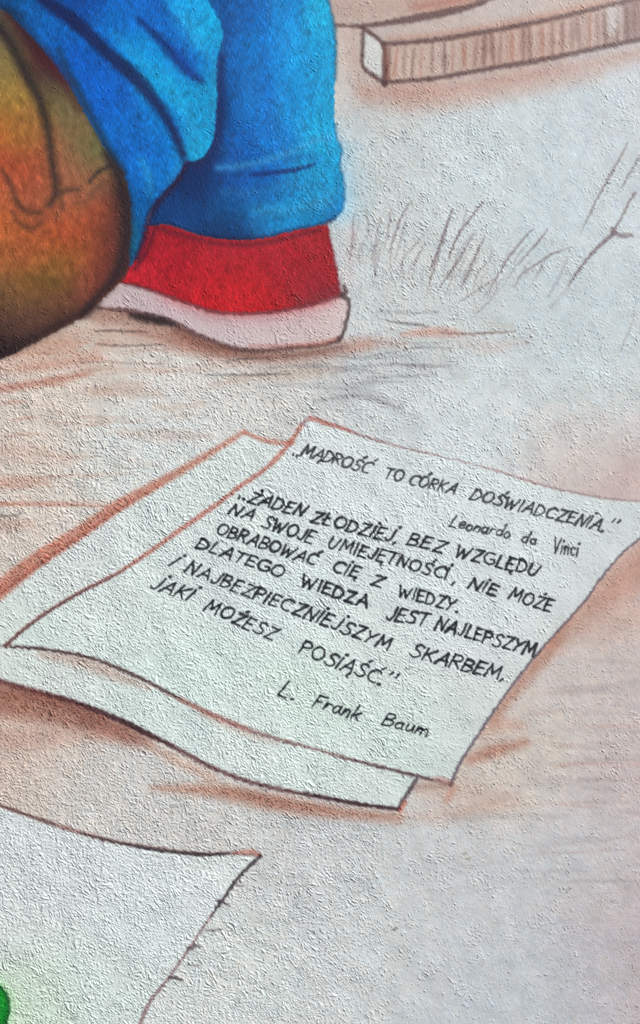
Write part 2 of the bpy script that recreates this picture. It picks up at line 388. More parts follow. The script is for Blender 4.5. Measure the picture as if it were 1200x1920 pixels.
# ---- sheets of paper
PAPER = np.array([1.022, 1.022, 1.024], np.float32) * colfield([(60,1190,203,219,214),(150,1200,205,217,214),(300,1290,201,219,214),(250,1150,203,215,214),(400,1000,203,214,214),(600,850,207,216,218),
 (560,1100,204,216,216),(800,950,206,216,218),(1100,950,206,217,219),(1150,1000,203,213,215),(900,1150,206,217,219),(600,1330,201,219,212),(780,1400,199,219,212),(850,1380,203,211,213),
 (950,1250,206,214,215),(700,1250,205,216,216),(300,1340,203,215,216),(600,1440,201,215,212),(100,1250,203,213,214),(500,1420,205,217,216),(700,1470,203,213,214),(100,1060,202,210,212),(450,860,203,214,214),(420,910,202,214,213),
 (100,1650,203,211,213),(300,1700,205,214,216),(200,1850,199,211,210),(400,1640,206,214,215),(50,1890,193,211,196),(20,1700,201,209,210)], 60)
UND = piece('painted_paper_sheet', 0, 'blank sheet with a thick rust edge, half hidden under the written sheet', 'paper sheet', 'painted paper sheets')
W, D = poly(pts_("-80,1175 0,1115 70,1062 150,1008 230,952 330,892 400,848 460,810 490,824 548,832 600,1100 783,1458 765,1490 745,1516 675,1507 600,1494 525,1480 450,1460 390,1435 325,1400 275,1375 225,1350 175,1330 125,1312 50,1292 0,1277 -80,1256"), pad=10)
blend(W, .9 * sst(3, -3, D), PAPER); setreg(W, D < 0, UND)
TOPS = piece('painted_paper_sheet', 0, 'large curling sheet with black handwritten quotations', 'paper sheet', 'painted paper sheets')
left = pts_("565,798 540,835 500,877 450,912 410,943 350,985 280,1035 220,1075 160,1105 100,1140 50,1175 10,1211")
bot = pts_("10,1211 75,1216 125,1224 175,1235 225,1254 275,1277 325,1305 390,1336 460,1366 525,1387 600,1407 650,1422 750,1447 810,1462 845,1472")
rgt = pts_("845,1472 860,1435 890,1388 933,1323 993,1243 1033,1197 1100,1123 1119,1094 1164,1040 1200,1010 1260,965")
tpe = pts_("1260,944 1200,940 1140,935 1080,924 1035,914 990,902 939,885 900,874 846,860 775,844 730,832 679,817 642,803 613,794 584,784 567,795")
# wiped shade between the sheets
smear([(75,1226),(150,1240),(210,1262),(280,1290)], [5,12,12,4], (176,136,124), .7, 9)
smear([(380,1340),(450,1372),(520,1392)], [4,5,4], (184,140,130), .5, 7)
W, D = poly(left + bot[1:] + rgt[1:] + tpe, pad=10)
blend(W, .95 * sst(3, -3, D), PAPER); setreg(W, D < 0, TOPS)
LOW = piece('painted_paper_sheet', 0, 'blank sheet corner at the lower left, pointed to the right', 'paper sheet', 'painted paper sheets')
lt = pts_("-90,1478 0,1510 50,1528 100,1545 165,1565 225,1580 300,1592 375,1601 435,1600 488,1604"); lr = pts_("488,1606 450,1642 415,1690 380,1740 350,1785 315,1835 280,1880 262,1922 235,2000 180,2120")
W, D = poly(lt + lr + pts_("-90,2220"), pad=10)
blend(W, .95 * sst(3, -3, D), PAPER); setreg(W, D < 0, LOW)
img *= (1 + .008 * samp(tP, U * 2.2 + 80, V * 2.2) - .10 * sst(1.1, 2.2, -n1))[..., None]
# edges
LS = 1.25; LW = 1.22
e = piece('edge_line', UND)
line(pts_("-80,1165 0,1105 70,1050 150,998 230,944 330,888 400,846 458,810"), [15,14,12,10,9,6,4.5,3.2], (178,100,80), .92, 5, .35, e)
line(pts_("-80,1176 0,1114 70,1062 150,1007 230,951 300,910"), [3,3,3,2.6,2,1.2], (150,74,64), .6, 3.5, .3)
line(pts_("225,946 150,942 80,946"), [3,3,1.5], (186,130,112), .4, 6, .4)
line(pts_("458,810 490,824 520,830 550,830"), [3,3.4,3.4,3], (178,104,88), .85, 2.5, .35, e)
line(pts_("-80,1256 0,1277 50,1292 125,1312 175,1330 225,1350 275,1375 325,1400 390,1435 450,1460 525,1480 600,1494 675,1508 747,1517"), [3.6,3.6,3.8,4.2,3.6,3.4,3.8,3.2,3.4,3.2,3.2,3.2,3.2,2.6], (84,46,50), .95, 2.8, .25, e)
line(pts_("60,1296 125,1312 175,1330 225,1350 275,1375 325,1400"), [1,3,4,4,4,1], (54,34,42), .8, 2.4, .25)
line(pts_("560,1487 600,1494 675,1508 747,1517"), [1,2,2.6,2.6], (50,38,46), .85, 2, .25)
line(pts_("0,1284 60,1298 125,1318 200,1346"), [5,6,6,3], (130,74,66), .5, 6, .3)
line(pts_("745,1519 756,1500 768,1482 782,1460"), [2.4,3.4,3.4,3], (66,50,56), .85, 2.4, .2, e)
line(pts_("750,1521 760,1503"), [3.2,2.6], (190,96,78), .7, 2.5, .2)
e = piece('edge_line', TOPS)
line(left, [3,4.2,3.4,3.6,3.6,3.8,3.4,3.0,2.6,2.3,2.4,2.6], (174,92,80), .92, 2.6, .35, e)
line(pts_("280,1036 220,1076 160,1106 100,1141 50,1176 10,1211"), [1,2,2.4,2.3,2.5,2.8], (74,54,60), .85, 2.2, .3, None, fade=[.0,.7,.9,1,1,1])
line(bot, [2.4,2.6,2.4,2.6,2.4,2.6,3,3.2,3.2,2.6,2.4,2.4,2.6,2.4,2.4], (112,70,70), .85, 2.4, .35, e)
line(pts_("20,1212 75,1216 125,1224 175,1235 225,1254 275,1277 335,1308"), [1.4,2.0,1.8,2.0,2,2,1.2], (52,42,48), .8, 1.8, .25)
line(pts_("640,1420 750,1447 810,1462"), [1,2.2,1.6], (62,50,58), .7, 1.8, .25)
line(pts_("335,1310 400,1342 470,1370"), [3,5,3], (176,110,98), .55, 4, .35)
line(rgt, [2.6,2.4,2.2,2.0,1.9,1.8,2.0,1.8,1.8,1.8,2], (80,68,84), .85, 1.9, .25, e)
line(pts_("845,1468 832,1462 815,1458"), [4,4,2], (176,104,98), .6, 4, .2)
line(tpe[::-1], [3.4,3.2,3.2,2.2,2.2,1.9,1.6,1.0,1.0,1.8,1.9,1.8,1.8,1.6,1.3,1.3], (146,112,116), .85, 1.8, .3, e)
line(pts_("584,784 613,794 642,803 660,810"), [3.4,3.4,3.0,2], (182,108,98), .85, 2.2, .35)
line(pts_("-20,1210 10,1212"), [1.6,2], (84,66,70), .6, 2, .3)
e = piece('edge_line', LOW)
line(lt, [3,3.2,3.2,3.4,3.2,3.2,3.0,3.0,2.6,3.0], (120,78,74), .88, 2.4, .35, e)
line(pts_("150,1562 225,1581 300,1594 375,1602 430,1601"), [1,2,2.6,2.8,1.6], (46,42,48), .9, 2, .2)
line(pts_("0,1510 50,1528 100,1546"), [1.2,1.6,1.2], (64,50,54), .7, 2, .3)
line(pts_("440,1598 470,1596 488,1603"), [2,3,2], (186,112,98), .75, 2.5, .3)
line(pts_("488,1606 450,1642 415,1690 395,1718"), [2.8,2.8,2.6,1.6], (50,42,48), .9, 1.9, .2, e)
line(pts_("400,1712 380,1740 350,1785 315,1835 280,1880 262,1922 235,2000"), [1.6,1.8,2.2,2.4,3.0,3.4,3], (128,98,102), .88, 2, .25, e)
for s_, a_ in (("408,1688 420,1692 430,1698",.7),("352,1782 365,1773 378,1775",.6),("318,1834 330,1833 342,1838",.8),("445,1660 455,1662",.5),("385,1744 400,1745 415,1742",.45),("352,1808 372,1812",.4)):
    line(pts_(s_), [1.8,2.8,1.4], (78,66,74), min(1, a_ * 1.35), 2.2, .2, piece('tick_mark', LOW), thr_=.3)
line(pts_("300,1832 320,1815 340,1800"), [2,4,2], (176,166,170), .3, 7)

LS = 1.35; LW = 1.1
# ---- blue trousers, red shoe and leather bag
BLU = np.array([.30, 1.06, 1.05], np.float32)
rear = pts_("385,-90 460,-90 612,-90 617,0 627,50 630,100 628,150 627,200 628,233 632,263 640,277 638,300 637,317 643,333 645,367 641,395 623,413 603,421 550,433 500,446 450,451 400,447 360,437 320,423 290,425 262,470 300,330")
rearc = BLU * colfield([(420,40,18,82,150),(395,200,28,58,118),(440,120,12,92,170),(500,100,6,118,198),(560,100,4,138,208),(600,100,22,148,204),(612,30,34,158,208),(460,20,8,90,170),(530,20,4,128,204),(480,200,8,106,188),
 (550,200,10,130,202),(605,220,30,150,202),(450,280,8,90,172),(520,270,12,112,192),(600,280,34,150,202),(430,335,14,66,140),(500,345,14,88,168),(560,350,26,132,194),(615,335,30,140,194),(600,380,44,142,192),(540,395,30,120,180),(620,395,20,100,168),
 (490,385,30,104,166),(430,385,28,78,138),(385,340,26,46,100),(350,330,30,36,82),(310,390,26,54,112),(350,405,26,60,118),(420,430,24,50,100),(470,330,12,84,168),(385,290,30,44,92)], 26)
LEG2 = piece('painted_trouser_leg', 0, 'blue trouser leg ending in a crumpled cuff over the red shoe', 'trouser leg', 'blue painted trousers')
W, D = poly(rear, True, pad=60)
# blue overspray on the plaster
g = np.exp(-np.clip(D, 0, None) / 24.) * .8 * sst(190, 300, V[W]) * sst(450, 400, V[W]) * sst(600, 640, U[W])
blend(W, g * (D > 0), (146,202,232))
blend(W, sst(1.8, -2.6, D), rearc)
setreg(W, D < 0, LEG2)
def cl(P, wd, col, al, sf=4, gr=.12, id_=None, fade=None): line(P, wd, col, al, sf, gr, id_, fade=fade)
cl([(408,315),(450,311),(500,301),(545,285),(590,264),(620,258)], [4,5,5,4.5,4.5,5], (70,156,214), .7, 7)
cl([(470,328),(500,325),(550,319),(590,308)], [2,4,4,2], (10,38,100), .85, 3.5)
cl([(545,300),(580,292),(600,300)], [4,6,4], (20,112,188), .6, 8)
cl([(420,360),(470,362),(520,350),(580,350)], [4,5,5,4], (46,128,190), .45, 9)
cl([(480,395),(540,392),(600,380),(625,360)], [5,8,9,6], (60,156,206), .55, 10)
cl([(412,110),(410,180),(408,240),(395,290),(372,318)], [9,10,10,9,9], (22,40,94), .88, 7)
cl([(420,0),(425,60),(420,100)], [6,8,6], (20,62,130), .5, 12)
cl([(500,0),(495,90),(505,180),(500,250)], [4,5,6,4], (4,92,180), .45, 12)
cl([(465,60),(462,150),(470,220)], [4,5,4], (30,120,190), .3, 9)
cl([(560,240),(575,170),(570,60)], [5,8,8], (16,156,222), .35, 14)
cl([(284,424),(320,424),(360,438),(400,447),(450,452),(500,447),(550,434),(603,422),(626,410)], [4,4,4,5,5.5,5,4.5,3,2], (32,28,60), .9, 5)
cl([(628,233),(633,264),(641,278),(638,300),(638,318),(644,334),(646,367),(641,396),(624,412)], [1.6,2,2.4,2,2,1.8,1.8,2.2,2], (20,92,140), .75, 2.5)
cl([(617,0),(627,50),(630,100),(628,150)], [1.8,2.4,2.4,1.6], (44,96,130), .8, 3)
CUFF = piece('cuff', LEG2)
W, D = poly(pts_("408,318 450,316 500,306 550,290 592,270 634,262 642,278 640,300 638,318 645,334 647,367 642,396 624,414 603,423 550,435 500,448 450,453 400,449 372,441 365,380"), pad=4)
setreg(W, (D < 0) & (reg[W] == LEG2), CUFF)

# shoe
SH = piece('painted_shoe', 0, 'bright red shoe upper with pale sole, below the blue cuff', 'shoe')
SO = piece('sole', SH, 'pale pinkish sole')
# ground shade under the shoe
smear([(170,585),(240,592),(300,606),(360,632),(420,652)], [6,12,17,17,10], (136,86,72), .9, 12)
smear([(250,625),(330,640),(420,662),(520,668),(620,660),(690,648)], [5,14,11,10,8,5], (164,106,90), .9, 11)
smear([(400,668),(520,672),(620,662)], [6,8,5], (150,120,114), .5, 12)
line(pts_("180,622 200,620 240,621 278,622"), [1.5,2.2,2.2,1.2], (92,78,78), .8, 2, .3, piece('ground_stroke'))
line(pts_("180,645 215,648 260,648 305,646"), [1.3,2.2,2.0,1.0], (104,88,84), .75, 2, .3, piece('ground_stroke'))
line(pts_("150,680 200,678 240,681 310,681"), [1,1.6,1.8,1], (138,112,104), .6, 2, .3, piece('ground_stroke'))
line(pts_("425,677 460,673 505,671"), [1.3,1.9,1.1], (92,88,92), .75, 1.8, .3, piece('ground_stroke'))
line(pts_("385,704 430,703 480,703 545,701"), [1.3,1.9,2.2,1.2], (98,90,92), .75, 1.9, .3, piece('ground_stroke'))
line(pts_("150,655 165,650 178,640"), [4,6,4], (206,208,206), .6, 5, .3)
line(pts_("150,632 200,632 270,634"), [4,5,3], (204,204,202), .55, 5, .3)
sole = pts_("188,572 205,550 232,530 300,546 350,565 400,581 450,587 517,583 583,570 640,551 654,563 653,583 643,627 637,637 600,646 550,650 483,656 433,651 383,637 340,615 300,598 260,588 225,581")
W, D = poly(sole, pad=30)
blend(W, sst(2.5, -2.5, D), colfield([(230,555,196,178,182),(300,575,198,182,188),(400,620,200,186,190),(500,620,202,186,190),(600,600,204,186,188),(640,590,206,194,194)], 40)); setreg(W, D < 0, SO)
smear([(660,430),(655,500),(650,545)], [6,9,6], (208,186,192), .6, 10)
shoe = pts_("262,415 250,470 235,503 222,530 260,536 300,549 350,567 400,583 450,587 517,583 583,571 638,552 633,515 627,487 613,421 550,432 500,445 450,450 400,446 360,436 320,422")
W, D = poly(shoe, pad=50)
g = np.exp(-np.clip(D, 0, None) / 11.) * .75 * sst(535, 565, V[W]) * (D > 0) * sst(250, 330, U[W]) * sst(660, 615, U[W])
blend(W, g, (190,72,82))
rc = np.array([.95, .78, .88], np.float32) * colfield([(300,450,176,34,48),(280,500,192,40,52),(350,500,188,36,46),(420,480,184,44,54),(420,550,198,36,42),(500,500,178,40,50),(480,560,200,36,42),(560,470,178,38,48),(570,520,166,38,50),(610,480,172,36,48),(600,550,150,48,56),(610,440,178,40,50),(340,440,160,32,46)], 32)
m_ = reg[W] != LEG2
m2 = m_ & (reg[W] != CUFF)
blend(W, sst(1.8, -2.2, D) * (m2 | (D < -6)), rc); setreg(W, (D < 0) & m2, SH)
cl([(300,430),(360,446),(400,455),(450,459),(500,455),(550,443),(600,431)], [3,3,3,3,3,3,2], (84,26,44), .75, 6)
cl([(230,531),(260,537),(300,550),(350,568),(400,584),(450,588),(517,584),(583,571),(620,560),(640,553)], [2,3.4,3.2,3,2.6,2.6,2.6,2.6,2.6,3], (96,34,42), .85, 3.2)
cl([(613,424),(620,455),(627,487),(633,520),(638,551)], [2,2.2,2.6,2.6,2.6], (112,30,44), .7, 3)
cl([(560,568),(600,556),(632,540)], [3,7,5], (120,50,58), .5, 8)
cl([(292,426),(276,470),(254,503)], [3,3,3], (70,20,40), .8, 5)
e = piece('edge_line', SH)
smear([(330,622),(400,652),(483,668),(560,664),(640,650)], [4,7,6,5,3], (112,68,58), .75, 6)
line(pts_("184,577 205,580 233,582 273,592 317,603 367,627 400,640 433,652 483,658 550,652 600,648 637,638"), [2.4,3.2,4.4,6.4,6,4.6,3.8,4,4,3.8,3.4,3.2], (84,50,50), .9, 3, .25, e)
line(pts_("245,592 270,597 300,602 325,608"), [4,7,7,4], (44,36,40), .9, 5, .12)
line(pts_("470,648 540,648 600,643 635,634"), [2,3,3,3], (176,92,76), .6, 4, .3)
line(pts_("645,536 648,548 643,556 653,562 654,583 650,600 643,627 636,636"), [3,4.2,4.6,3.6,3,3,3.4,4], (70,52,54), .9, 2.2, .2, e)

# front leg of the trousers
LW = 1.4
LEG1 = piece('painted_trouser_leg', 0, 'blue trouser leg hanging in front with light cyan folds, beside the brown bag', 'trouser leg', 'blue painted trousers')
front = pts_("-90,-90 355,-90 390,0 413,40 418,73 408,103 405,140 407,173 405,213 400,260 384,292 366,303 349,304 333,333 308,360 288,385 279,405 270,443 257,480 246,500 228,480 180,320 90,190 -90,100")
fc = BLU * colfield([(0,5,22,66,122),(40,18,14,80,148),(110,50,6,90,172),(150,100,2,86,182),(200,180,2,90,186),(240,240,2,98,188),(230,300,6,92,180),(275,320,10,104,190),(300,300,4,94,186),(320,310,20,118,192),(262,400,12,84,152),(250,440,18,88,138),
 (170,15,16,70,150),(200,60,8,98,188),(215,45,10,108,194),(250,90,20,130,204),(290,110,20,136,206),(310,150,20,150,212),(340,190,22,150,210),(372,235,32,152,206),(365,285,44,150,200),(385,130,28,132,194),(402,60,28,150,210),(350,15,24,150,218),(370,60,28,158,212),
 (300,20,2,96,190),(335,70,6,92,184),(358,110,8,88,178),(250,20,4,96,186),(395,180,34,138,192),(300,220,10,110,190),(330,240,12,110,190),(390,220,30,130,190),(185,140,2,88,184),(90,30,8,86,164),(130,20,20,62,140)], 22)
W, D = poly(front, True, pad=10)
blend(W, sst(2.2, -2.6, D), fc); setreg(W, D < 0, LEG1)
cl([(50,-40),(85,0),(115,22),(150,50),(190,88),(230,125),(265,160),(298,200),(325,245),(343,290)], [8,9,9,10,9,9,8,7,6,5], (22,30,76), .92, 6)
cl([(225,108),(262,140),(290,175)], [3,4,3], (16,28,60), .5, 6)
cl([(262,38),(300,74),(335,112),(360,140),(378,152)], [3,6,7,6,3], (10,40,104), .85, 6)
cl([(290,0),(320,28),(342,48),(352,70)], [2,3,3,2], (10,76,160), .6, 6)
cl([(325,90),(350,120),(372,140)], [6,8,3], (8,76,166), .5, 10)
cl([(310,-10),(345,40),(378,85),(390,105)], [6,9,9,4], (40,166,218), .5, 10)
cl([(210,60),(250,100),(300,145),(340,200),(362,250),(366,290)], [3,5,7,8,7,6], (40,162,216), .45, 9)
cl([(265,300),(278,330),(282,365)], [4,6,3], (44,150,206), .6, 8)
cl([(335,312),(318,338)], [4,4], (36,130,196), .6, 6)
cl([(35,10),(80,32),(125,58),(160,85)], [4,5,5,3], (10,104,190), .5, 8)
cl([(404,110),(402,170),(398,230)], [3,3,3], (50,160,205), .4, 6)
cl([(350,306),(336,334),(312,362),(290,388),(280,408),(270,446),(256,484)], [3,4,4,5,4.5,4,4], (46,26,58), .85, 4.5)
cl([(345,302),(358,308),(368,308),(385,298)], [3,4,3,2], (34,36,80), .7, 5)
cl([(250,420),(253,450),(250,475)], [4,5,3], (26,110,150), .5, 6)

# leather bag
LS = 1.9; LW = 1.1
BAG = piece('painted_bag', 0, 'rounded orange and brown bag with dark rim at the left edge', 'bag')
bag = pts_("-90,0 0,16 20,30 50,60 90,105 133,165 160,213 205,290 233,327 242,367 246,400 245,440 242,470 243,500 230,527 207,547 180,573 153,597 110,619 50,652 0,674 -90,700")
bc = np.array([.93, .90, .90], np.float32) * colfield([(10,60,120,108,80),(15,110,152,134,76),(25,190,168,136,66),(30,250,176,128,56),(55,230,160,112,62),(10,240,190,110,50),(5,290,188,88,56),(50,320,184,84,56),(80,340,176,94,62),(70,280,168,100,60),(60,380,168,92,64),
 (50,60,58,34,44),(80,110,72,40,46),(110,150,92,78,60),(130,195,122,112,72),(150,250,140,116,76),(178,285,104,118,70),(190,300,128,116,76),(140,300,160,110,76),(170,335,160,110,78),(120,340,166,108,78),(150,350,172,106,74),(205,340,158,96,68),
 (130,400,178,96,62),(130,440,186,86,50),(190,400,174,84,52),(210,440,140,72,54),(60,450,184,96,54),(5,420,204,110,58),(10,370,196,104,66),(60,490,178,102,56),(20,480,176,104,60),(100,510,150,104,48),(140,490,160,100,50),(180,480,168,84,50),(190,510,140,66,56),(60,530,146,102,56),(20,550,128,94,56),(90,550,130,92,56),(150,540,136,76,58),
 (120,580,116,76,60),(60,590,110,78,60),(10,590,104,76,58),(100,605,92,62,54),(40,625,84,60,54),(0,650,48,36,38),(230,420,70,46,46),(225,360,60,40,46),(215,490,90,52,50)], 24)
bc = bc * np.array([.985, 1.0, 1.03]) * (1 + .02 * samp(tP, U * 2.6, V * 2.0) + .03 * samp(tC, U * .8, V * .5))[..., None] * (1 + .008 * samp(warpA, U * 2.2, V * 2)[..., None] * np.array([0, 1, -.4]))
W, D = poly(bag, True, pad=10)
blend(W, sst(2.5, -3.0, D), bc); setreg(W, D < 0, BAG)
f1 = piece('fold_line', BAG)
cl([(-20,30),(8,62),(30,100),(55,150),(75,190),(90,245),(97,300),(104,345),(103,366),(92,384)], [9,9,9,9,8,6.5,6,5.5,5,3], (42,38,40), .92, 6, .1, f1)
cl([(10,24),(45,60),(80,100),(120,155),(150,205)], [5,8,9,7,4], (58,24,36), .7, 8)
cl([(110,95),(135,145),(165,205),(200,275),(228,322)], [3,4,5,6,7], (34,42,52), .85, 6)
cl([(80,105),(100,125),(128,155)], [5,7,5], (92,30,40), .5, 8)
f2 = piece('fold_line', BAG)
cl([(4,318),(15,338),(26,366),(38,388),(55,399),(76,398)], [2,3.4,4,4.6,4,3], (72,50,42), .8, 4.5, .1, f2)
f3 = piece('fold_line', BAG)
cl([(22,396),(32,414),(45,425),(60,428),(80,416)], [2.5,3.5,4.2,4.2,2.6], (74,52,42), .65, 5, .12, f3)
cl([(108,362),(125,357),(146,355)], [4.5,3.6,2.8], (76,56,48), .8, 3.5, .12, piece('fold_line', BAG))
cl([(112,365),(116,385),(108,405)], [4,3.5,3], (92,66,52), .55, 5)
cl([(168,341),(180,326),(195,316),(210,310)], [2.6,3.4,3.4,4], (48,44,46), .85, 3, .12, piece('fold_line', BAG))
cl([(168,366),(182,354),(194,344)], [2,2.8,2], (92,68,56), .6, 3.5)
cl([(140,382),(160,378),(172,368)], [2,2.4,2], (98,66,52), .5, 4)
rim = piece('rim', BAG)
cl([(200,290),(222,330),(232,370),(236,410),(234,460),(226,498),(206,532),(178,562),(156,590)], [6,9,11,11,11,11,9,7,5], (42,34,40), .9, 6, .08, rim)
cl([(214,380),(216,430),(208,480),(185,525)], [5,7,8,6], (92,48,46), .45, 12)
cl([(180,572),(150,588),(110,608),(60,635),(0,662),(-60,690)], [6,7,7,8,9,10], (44,32,36), .8, 7, .1, rim)
cl([(60,520),(95,525),(120,540)], [8,10,8], (84,74,34), .4, 14)
cl([(40,30),(20,20),(-10,10)], [6,5,5], (30,36,60), .6, 8)
# paint speckle in the ochre part
sp = sst(1.7, 2.3, samp(tF, U * .6 + 40, V * .6)) * sst(470, 500, V) * sst(640, 560, V) * sst(170, 120, U) * (reg == BAG)
blend(ALL, sp * .6, (48,40,30))

# green form in the lower left corner
LS = 1.0; LW = 1.0
GR = piece('painted_green_shape', 0, 'bright green rounded form cut by the lower left corner', 'green shape')
gp = pts_("-60,1836 -20,1838 0,1850 11,1862 17,1885 14,1908 4,1930 -20,1950 -70,1950")
W, D = poly(gp, True, pad=70)
blend(W, np.exp(-np.clip(D, 0, None) / 9.) * .5 * (D > 0), (120,205,110))
blend(W, sst(2, -2.5, D), (24,132,46)); setreg(W, D < 0, GR)
line(gp[1:8], [2.6], (12,72,34), .85, 3, .1, GR)
line(pts_("0,1862 4,1880 2,1905"), [3,4,3], (40,160,60), .6, 5, .1)
# brown crumbs of dirt on the lower right
for x_, y_, c_ in ((878,1610,(120,118,90)),(872,1600,(126,122,96)),(740,1742,(74,74,76)),(1066,1668,(140,140,136)),(1150,1690,(140,138,138))):
    line([(x_ - 3, y_ + 1), (x_ + 4, y_ - 1)], [2.4, 1.4], c_, .7, 2.4, .3)

# paint streaks in the saturated colour
sat = img.max(-1) - img.min(-1)
stv = samp(tS, U * .97 + 300, V * .9)
img *= (1 + np.clip(sat * 1.6, 0, 1) * (.06 * stv + .045 * samp(tP, U * 3, V * 1.5) + .012 * samp(tF, U + 70, V)))[..., None]
img += (np.clip(sat * 1.5, 0, 1) * np.clip(samp(tS, U + 900, V * .9) - .7, 0, 1) * .11)[..., None] * img

img *= (1 + .05 * np.clip(amp - .2, 0, 1) * sst(.45, .6, img.mean(-1)))[..., None]
# ------------------------------------------------------------------ handwriting
def arc(cx, cy, rx, ry, a0, a1, n=9):
    return [(cx + rx * math.cos(math.radians(a0 + (a1 - a0) * i / (n - 1))), cy + ry * math.sin(math.radians(a0 + (a1 - a0) * i / (n - 1)))) for i in range(n)]
OO = [arc(.36, .5, .36, .5, 100, 470, 15)]
CC = [arc(.42, .5, .4, .5, 55, 300, 11)]
SS = [[(.62,.88),(.42,1.0),(.2,.9),(.16,.7),(.36,.54),(.56,.36),(.54,.12),(.3,0),(.0,.1)]]
ZZ = [[(.08,.96),(.6,1.0)], [(.6,1.0),(.04,.02)], [(.04,.02),(.6,.0)]]
EE = [[(.06,1),(.0,0)], [(.06,1),(.5,1.0)], [(.03,.52),(.42,.54)], [(0,0),(.5,.02)]]
AA = [[(0,0),(.46,1)], [(.46,1),(.68,0)], [(.16,.36),(.6,.36)]]
NN = [[(0,0),(.1,1)], [(.1,1),(.5,.04)], [(.5,.04),(.66,1)]]
II = [[(.06,1),(.0,0)]]
JJ = [[(.4,1),(.36,.3),(.24,.03),(.06,.05),(-.02,.2)]]
LL = [[(.06,1),(0,.02)], [(0,.02),(.46,.0)]]
UU = [[(.02,1),(0,.4),(.1,.06),(.28,.02),(.46,.25),(.62,1)]]
acute = lambda x: [[(x, 1.22), (x + .14, 1.40)]]
dot = lambda x: [[(x, 1.30), (x + .05, 1.33)]]
og = [[(.56,.0),(.46,-.18),(.56,-.28)]]
F = {'A':(.7,AA),'Ą':(.7,AA+[[(.66,0),(.54,-.22),(.62,-.34)]]),'B':(.56,[[(.04,1),(0,0)],[(.04,1),(.4,.96),(.5,.78),(.34,.56),(.04,.53)],[(.04,.53),(.42,.48),(.56,.26),(.38,.04),(0,0)]]),
 'C':(.66,CC),'Ć':(.66,CC+acute(.56)),'D':(.62,[[(.04,1),(0,0)],[(.0,.98),(.34,.94),(.6,.6),(.5,.2),(.2,.0),(-.04,.02)]]),'E':(.5,EE),'Ę':(.5,EE+[[(.44,0),(.34,-.18),(.46,-.28)]]),
 'G':(.7,[arc(.4,.5,.4,.5,60,330,11),[(.74,.28),(.7,.46),(.44,.44)]]),'I':(.1,II),'İ':(.1,II+dot(.12)),'J':(.42,JJ),'j':(.42,JJ+dot(.5)),'K':(.6,[[(.06,1),(0,0)],[(.6,.96),(.05,.42)],[(.2,.5),(.56,0)]]),
 'L':(.48,LL),'Ł':(.5,LL+[[(-.12,.38),(.26,.66)]]),'M':(.84,[[(0,0),(.14,1)],[(.14,1),(.4,.3)],[(.4,.3),(.72,1)],[(.72,1),(.8,0)]]),'N':(.64,NN),
 'O':(.74,OO),'Ó':(.74,OO+acute(.44)),'P':(.54,[[(.04,1),(0,0)],[(.02,.98),(.4,.98),(.54,.78),(.4,.55),(.04,.48)]]),'R':(.6,[[(.04,1),(0,0)],[(.02,.98),(.4,.98),(.54,.78),(.4,.55),(.04,.5)],[(.18,.5),(.56,0)]]),
 'S':(.62,SS),'Ś':(.62,SS+acute(.5)),'T':(.56,[[(-.04,.97),(.62,1.0)],[(.3,.98),(.24,0)]]),'U':(.64,UU),'W':(.92,[[(0,1),(.14,0)],[(.14,0),(.4,.72)],[(.4,.72),(.56,0)],[(.56,0),(.92,1)]]),
 'Y':(.6,[[(.02,1),(.26,.5)],[(.62,1),(.26,.5),(.08,0)]]),'Z':(.6,ZZ),'Ż':(.6,ZZ+dot(.4)),'V':(.6,[[(0,1),(.26,0)],[(.26,0),(.6,1)]]),
 '.':(.1,[[(0,0),(.07,.05)]]),',':(.12,[[(.08,.08),(0,-.16)]]),'"':(.4,[[(.08,1.3),(.0,1.0)],[(.38,1.3),(.30,1.0)]]),'„':(.6,[[(.0,.0),(.03,-.10)],[(.62,.0),(.65,-.10)]]),
 'e':(.44,[[(.04,.26),(.38,.34),(.34,.5),(.18,.56),(.02,.36),(.08,.08),(.26,.0),(.42,.12)]]),'o':(.42,[arc(.2,.27,.2,.27,100,470,11)]),'n':(.42,[[(.02,.54),(0,0)],[(.02,.34),(.2,.54),(.34,.46),(.36,0)]]),
 'a':(.44,[arc(.18,.26,.18,.26,60,410,10),[(.38,.54),(.38,.1),(.46,0)]]),'r':(.34,[[(.02,.54),(0,0)],[(.01,.32),(.16,.54),(.32,.5)]]),'d':(.44,[arc(.18,.26,.18,.26,60,410,10),[(.4,1.05),(.38,0)]]),
 'i':(.1,[[(.02,.54),(0,0)],[(.08,.86),(.13,.90)]]),'c':(.4,[arc(.22,.27,.22,.27,50,310,9)]),'F':(.5,[[(.06,1),(0,0)],[(.04,1),(.54,.98)],[(.03,.52),(.36,.54)]]),
 'k':(.44,[[(.04,1.1),(0,0)],[(.36,.6),(.04,.26)],[(.12,.32),(.42,0)]]),'u':(.44,[[(.02,.54),(.04,.1),(.18,0),(.34,.2),(.38,.54)],[(.38,.54),(.42,0)]]),
 'm':(.7,[[(.02,.54),(0,0)],[(.02,.34),(.18,.54),(.28,.44),(.28,0)],[(.28,.34),(.46,.54),(.58,.44),(.64,.0),(.7,.0)]])}
INK = (30, 34, 42)
inkr = np.random.default_rng(11)
